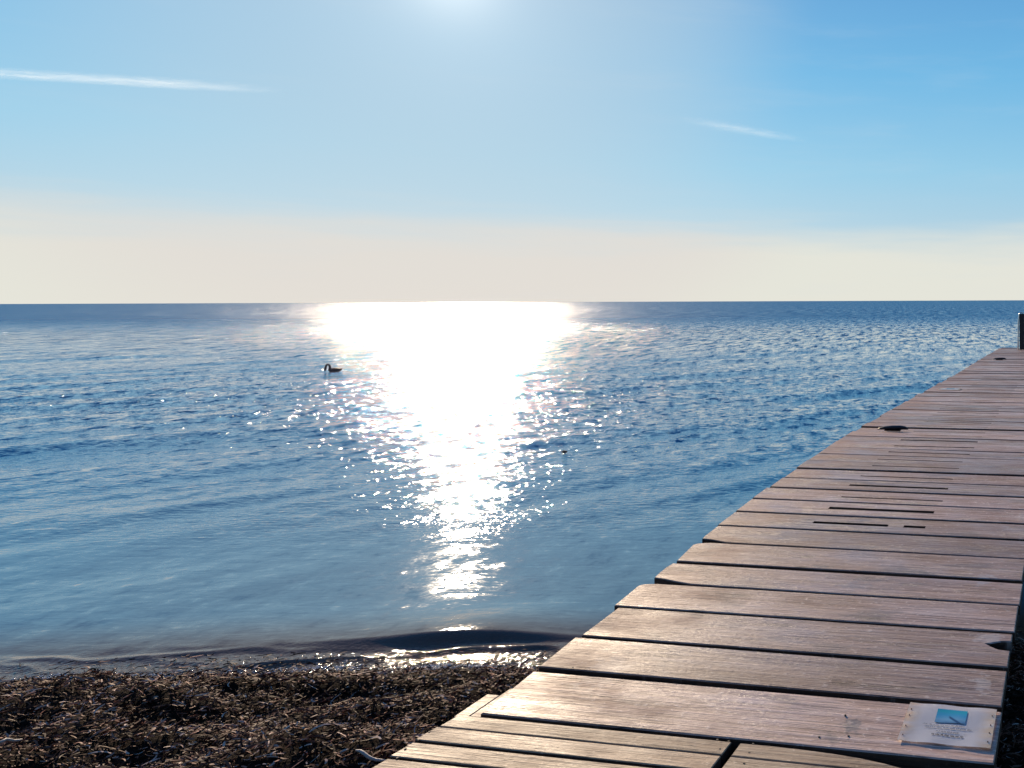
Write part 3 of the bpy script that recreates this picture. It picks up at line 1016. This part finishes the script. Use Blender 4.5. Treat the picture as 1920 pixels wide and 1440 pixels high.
# ------------------------------------------------------------------ bird
def build_bird():
    wl = at(624, 697, 0)
    root = empty('water_bird', wl, math.radians(22))
    root.scale = (.84, .84, .84)
    tag(root, 'dark silhouetted waterbird with a looped neck floating at the left edge of the sun glitter', 'bird')
    m = simple('dark_plumage', (0.020, 0.018, 0.022), .6, 0, .4, .4, 60)
    bm = bmesh.new()
    pts = [(.285, 0, .085), (.25, 0, .075), (.19, 0, .062), (.11, 0, .050), (.03, 0, .045), (-.04, 0, .050), (-.085, 0, .075), (-.082, 0, .13), (-.085, 0, .19),
           (-.105, 0, .235), (-.135, 0, .255), (-.170, 0, .245), (-.195, 0, .205), (-.205, 0, .155), (-.210, 0, .115), (-.214, 0, .085), (-.220, 0, .045), (-.226, 0, .015)]
    rad = [.006, .028, .060, .088, .096, .086, .056, .038, .034, .033, .032, .031, .031, .032, .036, .034, .016, .005]
    sweep(bm, pts, rad, 16, 1.0)
    from_bm('body', bm, m, root, True)
    for s_ in (-1, 1):
        bm = bmesh.new()
        sweep(bm, [(-.03, s_ * .060, .075), (.05, s_ * .070, .085), (.14, s_ * .058, .090), (.22, s_ * .035, .095), (.27, s_ * .015, .098)], [.015, .035, .036, .020, .004], 10, 1.0)
        from_bm('wing', bm, m, root, True)


build_bird()


def clump(name, loc, label, cat, size, mat, seed=1):
    r = random.Random(seed)
    bm = bmesh.new()
    bmesh.ops.create_icosphere(bm, subdivisions=3, radius=1)
    for v in bm.verts:
        n = v.co.normalized()
        k = 1 + .35 * math.sin(n.x * 5 + seed) * math.sin(n.y * 4 + 1) + .15 * math.sin(n.x * 13 + n.z * 9) + r.uniform(-.06, .06)
        v.co = Vector((n.x * size[0] * k, n.y * size[1] * k, n.z * size[2] * k))
    tag(from_bm(name, bm, mat, None, True, loc), label, cat)


clump('floating_debris', at(1058, 847, .01), 'small dark lump breaking the surface to the right of the glitter', 'debris', (.030, .022, .016), M_DARK, 3)

# sticks washed up in the seaweed
M_TWIG = simple('bleached_twig', (0.50, 0.42, 0.36), .55, 0, .5, .25, 80)


def twig(px0, py0, px1, py1, rad, label, k=0.0):
    a, b = at(px0, py0, .45), at(px1, py1, .45)
    for _ in range(25):
        a = at(px0, py0, float(beach_z(np.array([a.x]), np.array([a.y]))[0]) + .03)
        b = at(px1, py1, float(beach_z(np.array([b.x]), np.array([b.y]))[0]) + .03)
    mid = (a + b) / 2
    pts = []
    for i in range(8):
        t = i / 7
        q = a.lerp(b, t) - mid
        q.z += .006 * math.sin(t * 5 + k)
        q.y += .004 * math.sin(t * 7 + k)
        pts.append(q)
    bm = bmesh.new()
    sweep(bm, pts, [rad * x for x in (.5, .9, 1, .95, 1, .9, .8, .4)], 8)
    tag(from_bm('twig', bm, M_TWIG, None, True, mid), label, 'twig', 'bleached twigs in the seaweed')


twig(-4, 1394, 40, 1384, .006, 'short pale twig lying on seaweed at the left edge of the beach')
twig(666, 1410, 722, 1426, .006, 'thin pale twig pointing at the left corner of the boardwalk', 1)


# ------------------------------------------------------------------ wisps of cloud
def build_cloud(pts, width, thick, label, dens, seed, dist):
    """cirrus streak: closed spindle-shaped volume high over the sea; pts = pixels along it"""
    m = bpy.data.materials.new('cirrus_vapour')
    m.use_nodes = True
    w = NT(m.node_tree)
    o_ = w.n('ShaderNodeOutputMaterial')
    tc = w.n('ShaderNodeTexCoord').outputs['Object']
    P = []
    for px, py in pts:
        x, y = px - CX, -(py - CY)
        c, s = math.cos(ROLL), math.sin(ROLL)
        x, y = c * x + s * y, -s * x + c * y
        P.append(Vector((x / F, 1.0, y / F)) * dist + Vector((0, 0, CAMZ)))
    c0 = (P[0] + P[-1]) / 2
    ax = (P[-1] - P[0])
    L = ax.length
    X = ax.normalized()
    Yv = Vector((0, 0, 1)).cross(X).normalized()
    Z = X.cross(Yv)
    Mx = Matrix((X, Yv, Z)).transposed().to_4x4()
    Mx.translation = c0
    inv = Mx.inverted()
    bm = bmesh.new()
    N, K = 24, 12
    prev = None
    import bisect
    loc = [inv @ p for p in P]
    for i in range(N + 1):
        t = i / N
        x = -L / 2 + L * t
        z = float(np.interp(x, [q.x for q in loc], [q.z for q in loc]))
        rr = max(0.02, math.sin(math.pi * min(1, max(0, t)) ** 0.8)) ** .6
        ring = [bm.verts.new((x, width * rr * math.cos(2 * math.pi * k / K), z + thick * rr * math.sin(2 * math.pi * k / K))) for k in range(K)]
        if prev:
            for k in range(K):
                bm.faces.new((prev[k], prev[(k + 1) % K], ring[(k + 1) % K], ring[k]))
        else:
            bm.faces.new(ring[::-1])
        prev = ring
    bm.faces.new(prev)
    # density: falls off from the axis, combed into threads
    nrm = w.mapping(tc, (2 / L, 1 / width, 1 / thick))
    sep = w.n('ShaderNodeSeparateXYZ', ins={0: nrm})
    rad = w.math('SQRT', w.math('ADD', w.math('POWER', w.math('ABSOLUTE', sep.outputs[1]), 2.0), w.math('POWER', w.math('ABSOLUTE', sep.outputs[2]), 2.0)))
    thr = w.noise(w.mapping(tc, (14 / L, 2.5 / width, 4.0 / thick), (0, 0.05, 0), (seed, 0, 0)), 1.0, 4, .6)
    fall = w.math('POWER', w.step(w.math('ADD', rad, w.math('MULTIPLY', w.math('SUBTRACT', thr, .5), 1.5)), .95, 0.0), 1.6)
    ends = w.step(w.math('ABSOLUTE', sep.outputs[0]), 1.0, .2)
    dn = w.math('MULTIPLY', w.math('MULTIPLY', fall, ends), w.math('MULTIPLY', w.step(thr, .38, .62), dens / (2 * width)))
    v = w.n('ShaderNodeVolumePrincipled', ins={'Color': (1, 1, 1, 1), 'Density': dn, 'Anisotropy': 0.55})
    w.t.links.new(v.outputs[0], o_.inputs['Volume'])
    o = from_bm('cloud', bm, m)
    o.matrix_world = Mx
    tag(o, label, 'cloud', 'thin streaks of high cloud')


build_cloud([(-230, 124), (120, 137), (250, 147), (400, 160), (560, 172)], 260, 95, 'long thin white wisp of cloud high at the left of the sky', 0.75, 1.0, 9000)
build_cloud([(1270, 222), (1360, 238), (1430, 252), (1525, 266)], 200, 80, 'short faint wisp of cloud in the right half of the sky', 0.5, 4.0, 9000)

# nothing may stay hidden below: a sea bed closes the world under the water
